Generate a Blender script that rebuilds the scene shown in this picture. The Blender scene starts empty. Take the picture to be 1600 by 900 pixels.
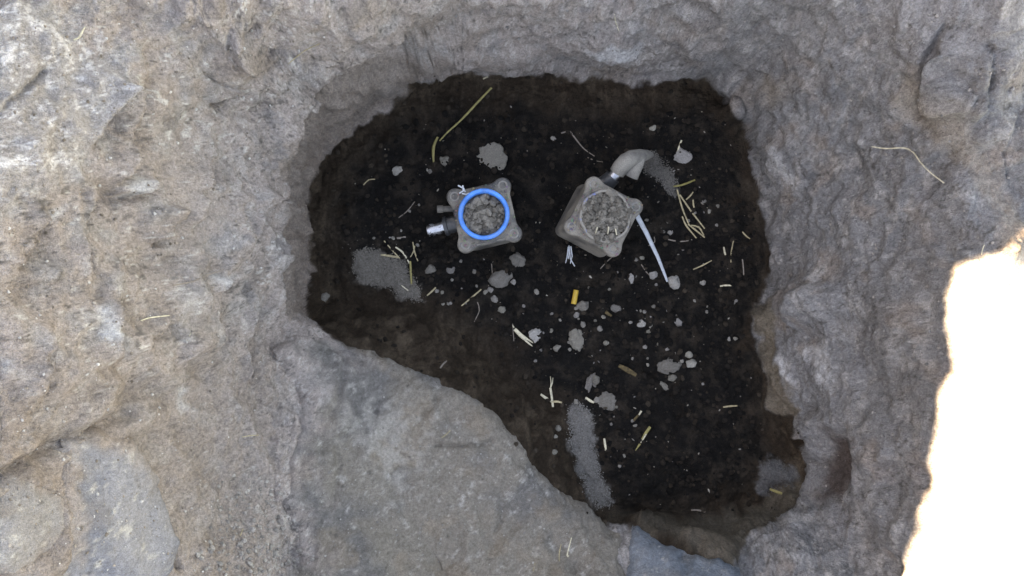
import bpy, bmesh, math, random
import numpy as np
from mathutils import Vector, Matrix, Euler
from mathutils.bvhtree import BVHTree

# ------------------------------------------------------------------ camera, sky, sun
SC = bpy.context.scene
COL = SC.collection
H = 1.26            # camera height above the pit floor (m)
F = 1256.0          # focal length in pixels of the 1600 wide photograph
SUN_EL = math.radians(30)
cam_d = bpy.data.cameras.new("camera"); cam = bpy.data.objects.new("camera", cam_d); COL.objects.link(cam)
cam.location = (0, 0, H); cam.rotation_euler = (0, 0, 0)
cam_d.sensor_width = 36.0; cam_d.lens = 36.0 * F / 1600.0
cam_d.clip_start = 0.02; cam_d.clip_end = 500
SC.camera = cam

W = bpy.data.worlds.new("World"); SC.world = W; W.use_nodes = True
nt = W.node_tree; bg = nt.nodes["Background"]
sky = nt.nodes.new("ShaderNodeTexSky"); sky.sky_type = 'NISHITA'; sky.sun_disc = False
sky.sun_elevation = SUN_EL; sky.sun_rotation = math.radians(270); sky.air_density = 1.0; sky.dust_density = 0.4
nt.links.new(sky.outputs[0], bg.inputs[0]); bg.inputs[1].default_value = 0.12
sun_d = bpy.data.lights.new("sun", 'SUN'); sun_d.energy = 5.0; sun_d.angle = math.radians(0.5); sun_d.color = (1, 0.95, 0.86)
sun = bpy.data.objects.new("sun", sun_d); COL.objects.link(sun)
SUN_DIR = Vector((math.cos(SUN_EL), 0, -math.sin(SUN_EL)))      # light travels from -x, over the added bank, to the right
sun.rotation_euler = SUN_DIR.to_track_quat('-Z', 'Y').to_euler(); sun.location = (-3, 0, 4)
vs = SC.view_settings
vs.view_transform = 'Standard'; vs.look = 'None'; vs.gamma = 1; vs.use_curve_mapping = False
vs.exposure = 3.2
vs.use_white_balance = True; vs.white_balance_temperature = 11800; vs.white_balance_tint = 21

rng = np.random.default_rng(7); random.seed(7)

# ------------------------------------------------------------------ noise (numpy)
def _h(ix, iy, iz, seed):
    h = (ix.astype(np.uint32) * np.uint32(374761393) + iy.astype(np.uint32) * np.uint32(668265263)
         + iz.astype(np.uint32) * np.uint32(2246822519) + np.uint32((seed * 3266489917) & 0xffffffff))
    h = (h ^ (h >> np.uint32(13))) * np.uint32(1274126177)
    h = (h ^ (h >> np.uint32(16))) * np.uint32(2654435761)
    return h ^ (h >> np.uint32(15))
def _r(ix, iy, iz, seed):
    return _h(ix, iy, iz, seed).astype(np.float32) / np.float32(4294967295.0)
def vnoise(p, freq, seed=0):
    """smooth noise in -1..1 (gradient noise), p is (N,3)"""
    q = (p * np.float32(freq)).astype(np.float32); b = np.floor(q); f = q - b; i = b.astype(np.int64)
    w = f * f * f * (f * (f * 6 - 15) + 10)
    out = np.zeros(len(p), np.float32)
    for dx in (0, 1):
        wx = w[:, 0] if dx else 1 - w[:, 0]
        for dy in (0, 1):
            wy = w[:, 1] if dy else 1 - w[:, 1]
            for dz in (0, 1):
                wz = w[:, 2] if dz else 1 - w[:, 2]
                h = _h(i[:, 0] + dx, i[:, 1] + dy, i[:, 2] + dz, seed)
                gx = (h & np.uint32(255)).astype(np.float32) / 127.5 - 1
                gy = ((h >> np.uint32(8)) & np.uint32(255)).astype(np.float32) / 127.5 - 1
                gz = ((h >> np.uint32(16)) & np.uint32(255)).astype(np.float32) / 127.5 - 1
                out += wx * wy * wz * (gx * (f[:, 0] - dx) + gy * (f[:, 1] - dy) + gz * (f[:, 2] - dz))
    return out * 1.3
def fbm(p, freq, octv=4, seed=0, gain=0.5, lac=2.03):
    o = np.zeros(len(p), np.float32); a = 1.0
    for k in range(octv):
        o += a * vnoise(p, freq, seed + 17 * k); a *= gain; freq *= lac
    return o
def worley(p, freq, seed=0):
    """F1 distance, F2-F1 and a random value of the nearest cell"""
    q = (p * np.float32(freq)).astype(np.float32); b = np.floor(q).astype(np.int64)
    d1 = np.full(len(p), 9, np.float32); d2 = d1.copy(); cid = np.zeros(len(p), np.float32)
    for dx in (-1, 0, 1):
        for dy in (-1, 0, 1):
            for dz in (-1, 0, 1):
                c = b + np.array([dx, dy, dz])
                h = _h(c[:, 0], c[:, 1], c[:, 2], seed)
                rx = (h & np.uint32(1023)).astype(np.float32) / 1023
                ry = ((h >> np.uint32(10)) & np.uint32(1023)).astype(np.float32) / 1023
                rz = ((h >> np.uint32(20)) & np.uint32(1023)).astype(np.float32) / 1023
                d = np.sqrt((c[:, 0] + rx - q[:, 0]) ** 2 + (c[:, 1] + ry - q[:, 1]) ** 2 + (c[:, 2] + rz - q[:, 2]) ** 2)
                m = d < d1
                d2 = np.where(m, d1, np.minimum(d2, d)); cid = np.where(m, rx, cid); d1 = np.where(m, d, d1)
    return d1, d2 - d1, cid
def sst(a, b, x):
    t = np.clip((x - a) / (b - a), 0, 1); return t * t * (3 - 2 * t)
def sd_poly(u, v, poly):
    """signed distance in photo pixels, positive inside"""
    P = np.array(poly, np.float32); n = len(P); d = np.full(u.shape, 1e9, np.float32); ins = np.zeros(u.shape, bool)
    for k in range(n):
        a = P[k]; b = P[(k + 1) % n]; e = b - a
        t = np.clip(((u - a[0]) * e[0] + (v - a[1]) * e[1]) / (e @ e + 1e-9), 0, 1)
        d = np.minimum(d, (u - a[0] - t * e[0]) ** 2 + (v - a[1] - t * e[1]) ** 2)
        c = ((a[1] > v) != (b[1] > v)) & (u < (b[0] - a[0]) * (v - a[1]) / (b[1] - a[1] + 1e-9) + a[0])
        ins ^= c
    d = np.sqrt(d); return np.where(ins, d, -d)
def d_line(u, v, pts):
    P = np.array(pts, np.float32); d = np.full(u.shape, 1e9, np.float32)
    for k in range(len(P) - 1):
        a = P[k]; e = P[k + 1] - a
        t = np.clip(((u - a[0]) * e[0] + (v - a[1]) * e[1]) / (e @ e + 1e-9), 0, 1)
        d = np.minimum(d, (u - a[0] - t * e[0]) ** 2 + (v - a[1] - t * e[1]) ** 2)
    return np.sqrt(d)

def d_side(u, v, pts):
    """distance to a line and which side (+1 left of its direction as drawn in the photo)"""
    P = np.array(pts, np.float32); d = np.full(u.shape, 1e9, np.float32); sg = np.zeros(u.shape, np.float32); tt = np.zeros(u.shape, np.float32); n = len(P)-1
    for k in range(n):
        a = P[k]; e = P[k+1]-a; t0 = ((u-a[0])*e[0] + (v-a[1])*e[1])/(e @ e + 1e-9); t = np.clip(t0, 0, 1)
        q = (u-a[0]-t*e[0])**2 + (v-a[1]-t*e[1])**2; m = q < d; c = np.sign(e[0]*(v-a[1]) - e[1]*(u-a[0]))
        d = np.where(m, q, d); sg = np.where(m, -c, sg); tt = np.where(m, (k+t)/n, tt)
    return np.sqrt(d), sg, tt
def wpt(px, py, z): s = (H - z) / F; return (px - 800) * s, (450 - py) * s

# ------------------------------------------------------------------ base shape of the pit from contours (x, y, height)
FLOOR = [(510,235),(560,195),(620,165),(650,130),(720,115),(790,118),(870,128),(935,125),(1000,138),(1060,125),(1100,130),(1140,165),
 (1160,200),(1172,240),(1180,300),(1195,350),(1205,400),(1190,450),(1170,485),(1175,530),(1195,580),(1195,640),(1225,680),(1245,710),
 (1235,760),(1190,790),(1130,800),(1060,805),(1000,803),(950,792),(925,760),(900,720),(890,650),(860,640),(800,590),(740,545),(680,490),
 (600,482),(540,478),(505,480),(490,420),(480,340),(492,280)]
LINES = []
LINES.append([(x, y, 0.0) for x, y in FLOOR + FLOOR[:1]])
LINES.append([(670,5,.19),(640,50,.16),(600,80,.13),(545,108,.12),(482,142,.11),(462,190,.105),(447,250,.10),(437,320,.10),(431,400,.10),(434,460,.10),(452,505,.09)])
LINES.append([(452,505,.09),(500,512,.075),(585,547,.07),(640,576,.07),(700,596,.07),(760,635,.07),(800,675,.065),(840,735,.06),(885,775,.05),(925,803,.045),(978,822,.05)])
LINES.append([(978,822,.05),(1020,838,.07),(1085,868,.10),(1150,884,.115)])
LINES.append([(330,0,.25),(670,0,.19),(800,0,.16),(900,0,.15),(1000,0,.16),(1100,0,.18),(1300,0,.24),(1450,0,.28),(1600,0,.31)])
LINES.append([(720,75,.07),(850,80,.07),(935,85,.07),(1050,80,.075),(1110,90,.08)])
LINES.append([(0,0,.33),(0,300,.34),(0,600,.35),(0,900,.36)])
LINES.append([(200,30,.27),(200,300,.26),(200,600,.265),(190,900,.28)])
LINES.append([(330,120,.20),(320,300,.18),(330,500,.175),(340,700,.18),(330,900,.21)])
LINES.append([(430,620,.125),(420,760,.135),(470,900,.14)])
LINES.append([(560,620,.085),(600,720,.09),(650,820,.095),(700,900,.10)])
LINES.append([(780,720,.075),(850,800,.075),(900,900,.085)])
LINES.append([(1160,150,.06),(1230,250,.07),(1260,350,.08),(1265,420,.08)])
LINES.append([(1300,100,.18),(1340,250,.15),(1370,400,.16),(1360,520,.15),(1350,650,.14),(1345,800,.135),(1330,900,.135)])
RIM = [(1600,385),(1572,400),(1550,403),(1520,403),(1495,415),(1487,440),(1482,470),(1484,500),(1489,545),(1497,565),(1490,590),(1468,618),(1466,680),
 (1462,720),(1459,765),(1442,790),(1441,812),(1446,822),(1425,860),(1408,905)]
LINES.append([(1600,385,.285)] + [(x, y, float(np.interp(y, [430, 600, 905], [.27, .268, .208]))) for x, y in RIM[3:]] + [(1402,960,.208),(1392,1060,.208)])
LINES.append([(1480,80,.26),(1480,250,.24),(1520,330,.265)])
LINES.append([(1250,600,.06),(1262,660,.05),(1268,720,.05),(1262,780,.06),(1215,820,.055),(1150,850,.06)])
LINES.append([(1270,840,.10),(1220,900,.12)])
OUT = []   # open ground beyond the pit, world coordinates
for t in np.linspace(-1, 1, 80):
    OUT += [(-1.0, t*.8, .58), (1.0, t*.8, .325), (t, .8, .45 - .125*t), (t, -.8, .45 - .125*t)]
for y in np.linspace(-.6, -.25, 80): OUT.append((.535, y, float(np.interp(y, [-.37, -.12], [.256, .323]))))
for y in np.linspace(-.8, .05, 120): OUT.append((.60, y, float(np.interp(y, [-.37, -.12], [.257, .321])))); OUT.append((.8, y, float(np.interp(y, [-.37, -.12], [.26, .324]))))

X0, X1, Y0, Y1 = -1.0, 1.0, -.8, .8
def solve():
    Z = None
    pts = []
    for L in LINES:
        for a, b in zip(L[:-1], L[1:]):
            n = max(2, int(math.hypot(a[0]-b[0], a[1]-b[1]) / 2))
            for k in range(n):
                t = k / n; px, py, z = [a[i] + (b[i]-a[i])*t for i in range(3)]; z *= np.interp(px, [550, 1000], [1.45, 1.22])
                x, y = wpt(px, py, z); pts.append((x, y, z))
    pts += OUT; P = np.array(pts)
    for h, it in ((.04, 600), (.02, 500), (.01, 500), (.005, 500)):
        nx = int(round((X1-X0)/h)) + 1; ny = int(round((Y1-Y0)/h)) + 1
        ix = np.clip(np.round((P[:,0]-X0)/h).astype(int), 0, nx-1); iy = np.clip(np.round((P[:,1]-Y0)/h).astype(int), 0, ny-1)
        S = np.zeros((ny, nx)); C = np.zeros((ny, nx)); np.add.at(S, (iy, ix), P[:,2]); np.add.at(C, (iy, ix), 1)
        fix = C > 0; val = np.where(fix, S/np.maximum(C, 1), 0)
        if Z is None: Z = np.full((ny, nx), .2)
        else:
            gx = np.linspace(0, Z.shape[1]-1, nx); gy = np.linspace(0, Z.shape[0]-1, ny)
            x0 = np.minimum(gx.astype(int), Z.shape[1]-2); y0 = np.minimum(gy.astype(int), Z.shape[0]-2)
            fx = gx-x0; fy = (gy-y0)[:,None]
            Z = (Z[y0][:,x0]*(1-fx)+Z[y0][:,x0+1]*fx)*(1-fy) + (Z[y0+1][:,x0]*(1-fx)+Z[y0+1][:,x0+1]*fx)*fy
        for _ in range(it):
            E = np.pad(Z, 1, mode='edge'); Z = .25*(E[2:,1:-1]+E[:-2,1:-1]+E[1:-1,2:]+E[1:-1,:-2]); Z[fix] = val[fix]
    E = np.pad(Z, 1, mode='edge'); Z = .5*Z + .125*(E[2:,1:-1]+E[:-2,1:-1]+E[1:-1,2:]+E[1:-1,:-2])
    return Z
ZC = solve()

def lines(lo, hi, step, far, fine):
    c = [lo]; s = step
    while c[-1] < hi: c.append(c[-1] + (.0011 if any(a < c[-1] < b for a, b in fine) else step))
    a = c[-1]
    while a < far: s *= 1.28; a += s; c.append(a)
    s = step; a = c[0]
    while a > -far: s *= 1.28; a -= s; c.insert(0, a)
    return np.array(c)
GX = lines(-.655, .635, .0018, 45., [(-.365, -.29), (.38, .50)]); GY = lines(-.42, .42, .0018, 45., [(.30, .40)])
def bsm(c, lo, hi, n):
    """cubic B-spline sampling matrix"""
    g = np.clip((c-lo)/(hi-lo)*(n-1), 0, n-1.0001); i = g.astype(int); f = g-i
    Wt = np.stack([(1-f)**3, 3*f**3-6*f**2+4, -3*f**3+3*f**2+3*f+1, f**3], 1)/6
    M = np.zeros((len(c), n))
    for k in range(4): np.add.at(M, (np.arange(len(c)), np.clip(i+k-1, 0, n-1)), Wt[:,k])
    return M
Z = bsm(GY, Y0, Y1, ZC.shape[0]) @ ZC @ bsm(GX, X0, X1, ZC.shape[1]).T
NX, NY = len(GX), len(GY)
XX, YY = np.meshgrid(GX, GY)
dzdx = np.gradient(Z, GX, axis=1); dzdy = np.gradient(Z, GY, axis=0)
NRM = np.stack([-dzdx, -dzdy, np.ones_like(Z)], -1); NRM /= np.linalg.norm(NRM, axis=-1, keepdims=True)
P0 = np.stack([XX, YY, Z], -1).reshape(-1, 3).astype(np.float32); N0 = NRM.reshape(-1, 3).astype(np.float32)
U = 800 + P0[:,0]*F/(H-P0[:,2]); V = 450 - P0[:,1]*F/(H-P0[:,2])     # where each ground point lies in the survey photo
core = (np.abs(P0[:,0]) < .8) & (np.abs(P0[:,1]) < .6)
slope = 1 - N0[:,2]

# ------------------------------------------------------------------ relief
wz = P0 * np.array([1, 1, .55], np.float32)
warp = np.stack([vnoise(P0, 14, 1), vnoise(P0, 14, 2), vnoise(P0, 14, 3)], 1) * .012
pw = P0 + warp
fl = sst(-14, 6, sd_poly(U + 9*vnoise(P0, 45, 5), V + 9*vnoise(P0, 45, 6), FLOOR))      # 1 on the floor
wall = 1 - fl
n_lo = fbm(pw, 9, 3, 11); n_mid = fbm(pw, 38, 3, 21); n_hi = fbm(P0, 170, 3, 31)
f1, fe, cid = worley(pw * np.array([1, 1, .45], np.float32), 15, 3)       # shallow spade scallops
g1, ge, gid = worley(pw, 55, 9)                                             # broken clods
lumps, le, lid = worley(pw, 130, 12)
right = sst(1000, 1300, U); top = sst(260, 60, V); left = sst(560, 380, U)
n_q = fbm(pw, 75, 3, 26); rdg = 1-2*np.abs(fbm(pw*np.array([1,.75,.5],np.float32), 20, 3, 29))
disp = wall * (.010*n_lo + .0062*(1 - .3*right - .3*left)*n_mid + .0026*(1 - .35*left)*n_q + .0045*rdg + (.019 - .006*right)*(f1**2 - .35) - .0006*np.maximum(0, .12-fe)/.12
       + (.0016 + .005*right*sst(620, 300, V))*(.5 - g1) * sst(-.3, .4, vnoise(P0, 12, 44) + .5*right) + .0014*n_hi + .0012*np.maximum(0, lid-.72)*(1-lumps))
disp += fl * (.0140*fbm(P0, 17, 2, 51) + .0040*n_mid + .0026*(.5-lumps) + .008*(.5-g1)*sst(-.2, .5, vnoise(P0, 20, 55)) + .0010*n_hi)
BUMPS = [(1272,468,46,38,.022),(1240,520,30,40,.006),(1500,110,55,110,.016),(1560,90,36,90,.016),(1425,60,45,55,.012),(1440,110,40,50,.008),
 (1520,190,40,60,.010),(1590,230,40,50,.012),(1330,90,55,50,.008),(1395,150,40,35,.008),(1120,60,40,35,.006),(790,95,50,26,.008),(960,75,70,30,.010),
 (1110,860,44,26,.010),(1060,842,40,20,.008),(1005,815,30,14,.006),(1290,560,40,50,.006),(1400,520,50,60,.006),(130,300,60,40,.006),(310,120,50,36,.006),
 (370,85,30,40,.008),(300,430,60,60,.005),(120,470,70,60,.006),(360,390,30,80,.008),(240,560,50,50,.007),(170,520,24,70,.008),(60,560,50,60,.008),
 (400,330,18,60,.006),(560,140,40,22,.004),(1300,720,28,50,-.012),(1205,690,30,50,-.006),(1100,640,70,26,.006),(1130,590,60,40,.008),(1090,700,90,60,.006)]
for bx, by, rx, ry, hh in BUMPS:
    q = ((U-bx)/rx)**2 + ((V-by)/ry)**2
    disp += hh*(1.6 if bx > 620 and abs(hh) > .005 and by < 640 and bx > 1210 else 1.15)*np.exp(-q**1.5)
GROOVES = [([(-40,765),(0,747),(80,705),(150,668),(205,645)],11,.012),([(1236,650),(1258,690),(1258,740),(1245,785),(1200,818),(1160,836)],7,.006),
 ([(1318,676),(1334,715),(1330,760),(1312,775)],9,.008),([(1238,492),(1262,455),(1290,437)],6,.012),([(1205,175),(1218,190),(1224,205),(1232,222)],2.5,.005),
 ([(1165,120),(1180,140),(1178,160)],5,.004),([(1190,28),(1180,45),(1200,30)],4,.006),([(640,100),(665,108),(680,118)],4,.006),
 ([(0,175),(35,145),(70,110)],5,.006),([(280,890),(262,830),(250,780),(240,740)],4,.008),
 ([(355,90),(362,60),(400,40)],4,.006),([(405,110),(440,80),(500,62)],5,.006),([(530,500),(580,505),(640,512)],4,.007),
 ([(500,500),(530,512),(545,520)],4,.008),([(1060,590),(1040,630),(1060,650)],5,.004),([(1135,600),(1150,560),(1165,500)],5,.006),([(1000,575),(1035,600),(1062,640)],6,.008),
 ([(1380,205),(1400,240),(1440,240)],5,.006),([(1475,30),(1460,80),(1450,130),(1440,180)],6,.010),([(1535,60),(1530,130),(1500,180)],6,.008),([(365,320),(368,400),(380,470)],4,.005),
 ([(125,300),(130,400),(130,410),(160,440)],5,.004),([(1270,640),(1285,650)],6,.006),([(1380,620),(1390,655),(1405,680)],4,.004)]
GRIT = [([(556,390),(580,388),(600,400),(630,405),(640,430),(655,455),(660,468),(630,465),(612,450),(590,447),(568,440),(552,420)], (.175,.162,.144)),
 ([(890,640),(905,632),(925,645),(925,690),(935,730),(945,760),(955,785),(935,792),(915,765),(903,730),(893,690)], (.185,.18,.172)),
 ([(1000,245),(1020,240),(1038,255),(1052,275),(1056,305),(1046,300),(1030,280),(1010,268)], (.13,.124,.114)),
 ([(1188,732),(1206,714),(1228,722),(1244,742),(1240,757),(1216,760),(1200,772),(1184,760)], (.12,.122,.125))]
for poly, c in GRIT: disp += .0055*sst(-6, 16, sd_poly(U + 6*vnoise(P0, 50, 76), V + 6*vnoise(P0, 50, 77), poly)) + 0
STEPS = [([(437,510),(430,430),(432,350),(440,290),(443,225),(465,170),(497,118),(545,95),(595,75),(635,50),(675,5)],.016,70),([(165,300),(203,262),(205,180),(203,110)],.006,40),
 ([(240,384),(256,370),(268,345),(265,318)],.008,30),([(372,470),(372,370),(395,330),(425,295)],.006,40),([(330,165),(356,150),(362,132)],.006,30),([(165,288),(190,306),(225,296),(232,274)],.007,30),
 ([(25,425),(50,380),(75,335)],.005,40),([(135,440),(128,390),(140,330),(165,288)],.006,50),([(520,58),(430,75),(402,98)],.006,26),([(372,36),(358,50),(354,92)],.006,26),([(135,235),(165,185),(203,120)],.007,60),
 ([(222,600),(222,530),(250,508),(272,535),(268,580)],.004,30),([(290,360),(300,300),(330,240)],.005,40),([(330,560),(320,480),(335,420)],.005,40),([(395,600),(385,540),(392,480)],.005,30),([(170,580),(160,520),(175,470)],.006,40),([(60,640),(50,560),(70,500)],.005,40),
 ([(1228,662),(1260,690),(1262,740),(1243,786),(1205,818),(1160,836)],.010,40),([(1312,676),(1333,705),(1334,745),(1306,784)],.012,40),([(1296,436),(1262,448),(1242,472),(1240,500),(1258,520)],.018,34),([(1262,822),(1200,842),(1160,870)],.012,30),
 ([(1380,430),(1420,300),(1490,210)],.007,60),([(1215,330),(1290,260),(1320,160),(1300,90)],.006,60),([(1480,40),(1455,120),(1448,190)],.015,50),([(1512,200),(1532,130),(1540,50)],.012,50),([(1575,300),(1560,240),(1585,170)],.008,40),
 ([(700,110),(680,95),(650,92)],.007,24),([(840,70),(900,30),(960,20)],.006,40),([(1100,60),(1040,40),(1000,10)],.005,40),([(1390,620),(1400,560),(1450,520)],.005,40),([(1400,820),(1380,740),(1400,690)],.005,40)]
for pts, amp_, fo in STEPS:
    d, sg, tt = d_side(U + 9*vnoise(P0, 34, 78) + 3*vnoise(P0, 120, 70), V + 9*vnoise(P0, 34, 79) + 3*vnoise(P0, 120, 75), pts); ends = sst(0, .18, tt)*sst(1, .82, tt)
    if pts[0][0] < 420: amp_ *= 2.2
    disp += amp_*ends*(sst(-5, 5, d*sg)*np.exp(-np.maximum(d*sg, 0)/fo) - .45*(sg < 0)*np.exp(-(d/(fo*.35))**2))
for pts, w, dep in GROOVES:
    d = d_line(U + 5*vnoise(P0, 60, 71), V + 5*vnoise(P0, 60, 72), pts)
    disp -= dep*np.exp(-(d/w)**2)

# ------------------------------------------------------------------ stones set in the pit: each its own thing
ROCKS = [
 ('boulder', [(440,548),(470,520),(520,518),(585,546),(640,577),(700,597),(755,630),(795,670),(828,708),(842,738),(882,770),(925,803),(972,832),(982,960),(420,960),(470,880),(445,800),(452,700),(478,620)], .012, 10,
  'huge flat grey boulder filling the lower left of the pit', 'boulder'),
 ('boulder', [(980,812),(1022,836),(1085,868),(1152,884),(1172,960),(985,970),(976,880)], .020, 8, 'bluish grey rock edge at the bottom of the pit, right of the flat boulder', 'rock'),
 ('embedded_stone', [(110,690),(160,668),(215,688),(240,735),(262,790),(279,850),(262,900),(215,960),(75,960),(85,850),(98,760)], .008, 8, 'large rounded grey stone bedded in the lower left corner bank', 'stone'),
 ('embedded_stone', [(-10,765),(40,742),(75,755),(106,775),(106,830),(85,870),(20,900),(-30,890)], .008, 8, 'small rounded grey stone beside the large stone in the lower left corner', 'stone'),
]
rk_sd = []
for k, (nm, poly, th, w, lab, cat) in enumerate(ROCKS):
    sd = sd_poly(U + 7*vnoise(P0, 30, 81+k) + 3*vnoise(P0, 110, 91+k), V + 7*vnoise(P0, 30, 86+k) + 3*vnoise(P0, 110, 96+k), poly); rk_sd.append(sd)
    if k == 0: keep0 = sd
    disp = disp - .016*sst(4, 26, sd) * core
disp *= 1 - .9*sst(-10, 8, sd_poly(U, V, [(1750,380)] + RIM[1:] + [(1400,1050),(1750,1050)]))
disp *= 1 + .5*left
PT = P0 + N0*disp[:,None]

# ------------------------------------------------------------------ ground colours (dry clay, brown loam, black wet soil)
def col(c): return np.array(c, np.float32)
def mix(A, B, t): return A*(1-t[:,None]) + B*t[:,None]
uu = U + 10*vnoise(P0, 40, 61) + 2.5*vnoise(P0, 140, 62); vv = V + 10*vnoise(P0, 40, 63) + 2.5*vnoise(P0, 140, 64)
blot = fbm(pw, 11, 4, 101); blot2 = fbm(pw, 26, 4, 111); fine = fbm(P0, 120, 3, 121)
warm_lit = np.clip(sst(1250, 560, U + 160*blot)*1.0 + .25*sst(200, 0, V), 0, 1)  # left clay warmer, and paler to paint in that side's stronger light
clay = mix(np.tile(col((.198,.200,.204)), (len(P0),1)), np.tile(col((.355,.311,.288)), (len(P0),1)), warm_lit)
clay = mix(clay, np.tile(col((.33,.325,.32)), (len(P0),1)), sst(.0, .5, blot2)*.55)                       # grey silt
clay = mix(clay, np.tile(col((.27,.224,.192)), (len(P0),1)), sst(.1, .5, fbm(pw, 16, 3, 131))*.55)       # brown loam seams
clay = mix(clay, np.tile(col((.19,.19,.20)), (len(P0),1)), sst(.2, .65, fbm(pw, 24, 5, 141, .6))*.5)       # bluish clay
strk = fbm(pw*np.array([1,.33,.6],np.float32), 85, 4, 155, .65)
clay = mix(clay, np.tile(col((.47,.45,.43)), (len(P0),1)), sst(.15, .8, strk + .4*vnoise(P0, 10, 156))*.45)
clay = mix(clay, np.tile(col((.15,.135,.125)), (len(P0),1)), sst(.2, .9, fbm(pw*np.array([1,.4,.6],np.float32), 60, 4, 157, .65) + .4*vnoise(P0, 10, 158))*.45)
white = sst(.48, .72, fbm(pw, 60, 5, 151, .8) + .55*vnoise(P0, 9, 152) - .2)*(.3 + .5*left)
clay = mix(clay, np.tile(col((.62,.61,.58)), (len(P0),1)), white*.8)
dark = sst(.42, .62, fbm(pw, 120, 4, 161, .75) + .5*vnoise(P0, 14, 162) - .12)
clay = mix(clay, np.tile(col((.09,.085,.08)), (len(P0),1)), dark*.7)
def patch(C, poly, c, soft, a=1.0, nz=None):
    t = sst(-soft, soft, sd_poly(uu, vv, poly) + (0 if nz is None else nz))*a
    return mix(C, np.tile(col(c), (len(C),1)), t)
P_ = clay
P_ = patch(P_, [(1700,380)] + RIM[1:] + [(1418,1000),(1700,1000)], (.56,.52,.46), 10, .9)  # sun glare painted in: ground past the rim paled to burn out white
P_ = patch(P_, [(-60,600),(250,570),(440,520),(440,700),(380,960),(-60,960)], (.275,.232,.203), 40, .5, 60*blot2)
TL = [(-60,-60),(60,10),(130,45),(196,92),(190,150),(150,215),(110,270),(60,300),(-60,320)]
P_ = patch(P_, TL, (.375,.365,.36), 30, .6, 60*blot2)
tl = sst(-20, 40, sd_poly(uu, vv, TL))*sst(.3, .62, fbm(pw, 70, 5, 154, .8) + .4*vnoise(P0, 12, 153))
P_ = mix(P_, np.tile(col((.66,.65,.65)), (len(P0),1)), tl*.85)
# pale mineral stains
for poly in ([(1210,225),(1232,240),(1245,275),(1238,285),(1215,270)],[(1215,545),(1235,550),(1240,590),(1222,595)],[(1275,545),(1295,550),(1297,590),(1280,592)],[(275,615),(292,610),(296,640),(280,648)],
             [(925,70),(960,60),(1005,68),(1000,80),(950,85)],[(600,145),(622,128),(630,150),(600,158)],[(315,430),(330,440),(325,465),(312,445)],[(185,290),(215,270),(230,290),(200,305)],
             [(1235,800),(1250,810),(1258,840),(1240,838)],[(140,480),(152,475),(155,520),(145,530)],[(0,560),(18,565),(10,590),(0,590)],[(75,330),(105,318),(100,330),(72,348)]):
    P_ = patch(P_, poly, (.52,.53,.54), 9, .75, 12*blot2)
for poly in ([(1195,115),(1235,130),(1240,150),(1200,160),(1190,140)],[(1430,110),(1480,150),(1500,200),(1560,290),(1600,330),(1600,420),(1540,310),(1460,210),(1400,150)]):
    P_ = patch(P_, poly, (.30,.255,.21), 16, .65, 14*blot2)
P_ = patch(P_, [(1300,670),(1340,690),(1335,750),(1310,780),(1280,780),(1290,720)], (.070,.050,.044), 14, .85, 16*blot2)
P_ = patch(P_, [(1170,480),(1200,470),(1212,520),(1225,590),(1250,640),(1225,665),(1196,640),(1196,575)], (.17,.14,.105), 7, .9, 10*blot2)
P_ = patch(P_, [(440,230),(465,175),(500,130),(600,92),(650,98),(640,150),(560,200),(510,240),(492,300),(486,480),(450,505),(434,460),(432,330)], (.245,.208,.182), 6, .8, 8*blot2)  # band under the left crest: damp brown with the facet's shade painted in
# damp lower soil: brown loam along the foot of the walls, then black soil on the floor
LOAM = [(505,240),(560,198),(620,168),(640,128),(720,108),(790,114),(870,125),(935,122),(1000,136),(1060,122),(1100,126),(1145,165),(1168,205),(1176,245),(1184,300),(1198,350),(1208,400),(1196,450),(1174,485),
 (1178,530),(1199,580),(1200,640),(1240,655),(1258,690),(1258,740),(1245,785),(1200,822),(1160,850),(1146,896),(1078,880),(1012,850),(972,822),(918,814),(872,784),(832,750),(818,720),(786,682),(746,643),(692,610),(632,590),(578,560),
 (516,528),(497,505),(488,470),(486,420),(480,340),(492,280)]
loam = sst(-3, 3, sd_poly(uu, vv, LOAM) + 1.5*fine)
loam_c = mix(np.tile(col((.034,.0245,.0175)), (len(P0),1)), np.tile(col((.082,.062,.045)), (len(P0),1)), sst(-.3, .7, blot2 + .5*strk))
loam_c = patch(loam_c, [(960,805),(1060,812),(1180,790),(1240,750),(1260,770),(1200,830),(1150,890),(1085,870),(1000,830)], (.12,.105,.085), 12, .8, 14*blot2)
loam_c = patch(loam_c, [(1060,850),(1080,838),(1130,845),(1150,870),(1120,880)], (.15,.125,.10), 7, .8)
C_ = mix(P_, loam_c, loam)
BLACK = [(560,262),(590,225),(650,185),(720,165),(800,165),(900,180),(1000,185),(1080,160),(1120,170),(1145,200),(1155,250),(1165,310),(1185,360),(1195,410),(1182,455),(1160,490),(1168,540),(1185,590),(1188,650),(1195,700),
 (1190,730),(1165,765),(1100,785),(1040,800),(990,798),(955,775),(935,720),(925,660),(870,625),(810,575),(770,520),(720,480),(650,455),(560,440),(530,400),(530,320)]
blk = sst(-42, 36, sd_poly(uu, vv, BLACK) + 40*blot2)
C_ = mix(C_, mix(np.tile(col((.0082,.0078,.0074)), (len(P0),1)), np.tile(col((.032,.026,.021)), (len(P0),1)), sst(-.2, .7, fbm(P0, 34, 3, 171))), blk)
for poly, c in GRIT: C_ = patch(C_, poly, c, 6, .97, 9*fbm(P0, 60, 4, 175, .65))
C_ *= (1 + .16*fine + .10*n_mid)[:,None]
C_ = np.clip(C_, .006, .8)

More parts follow.
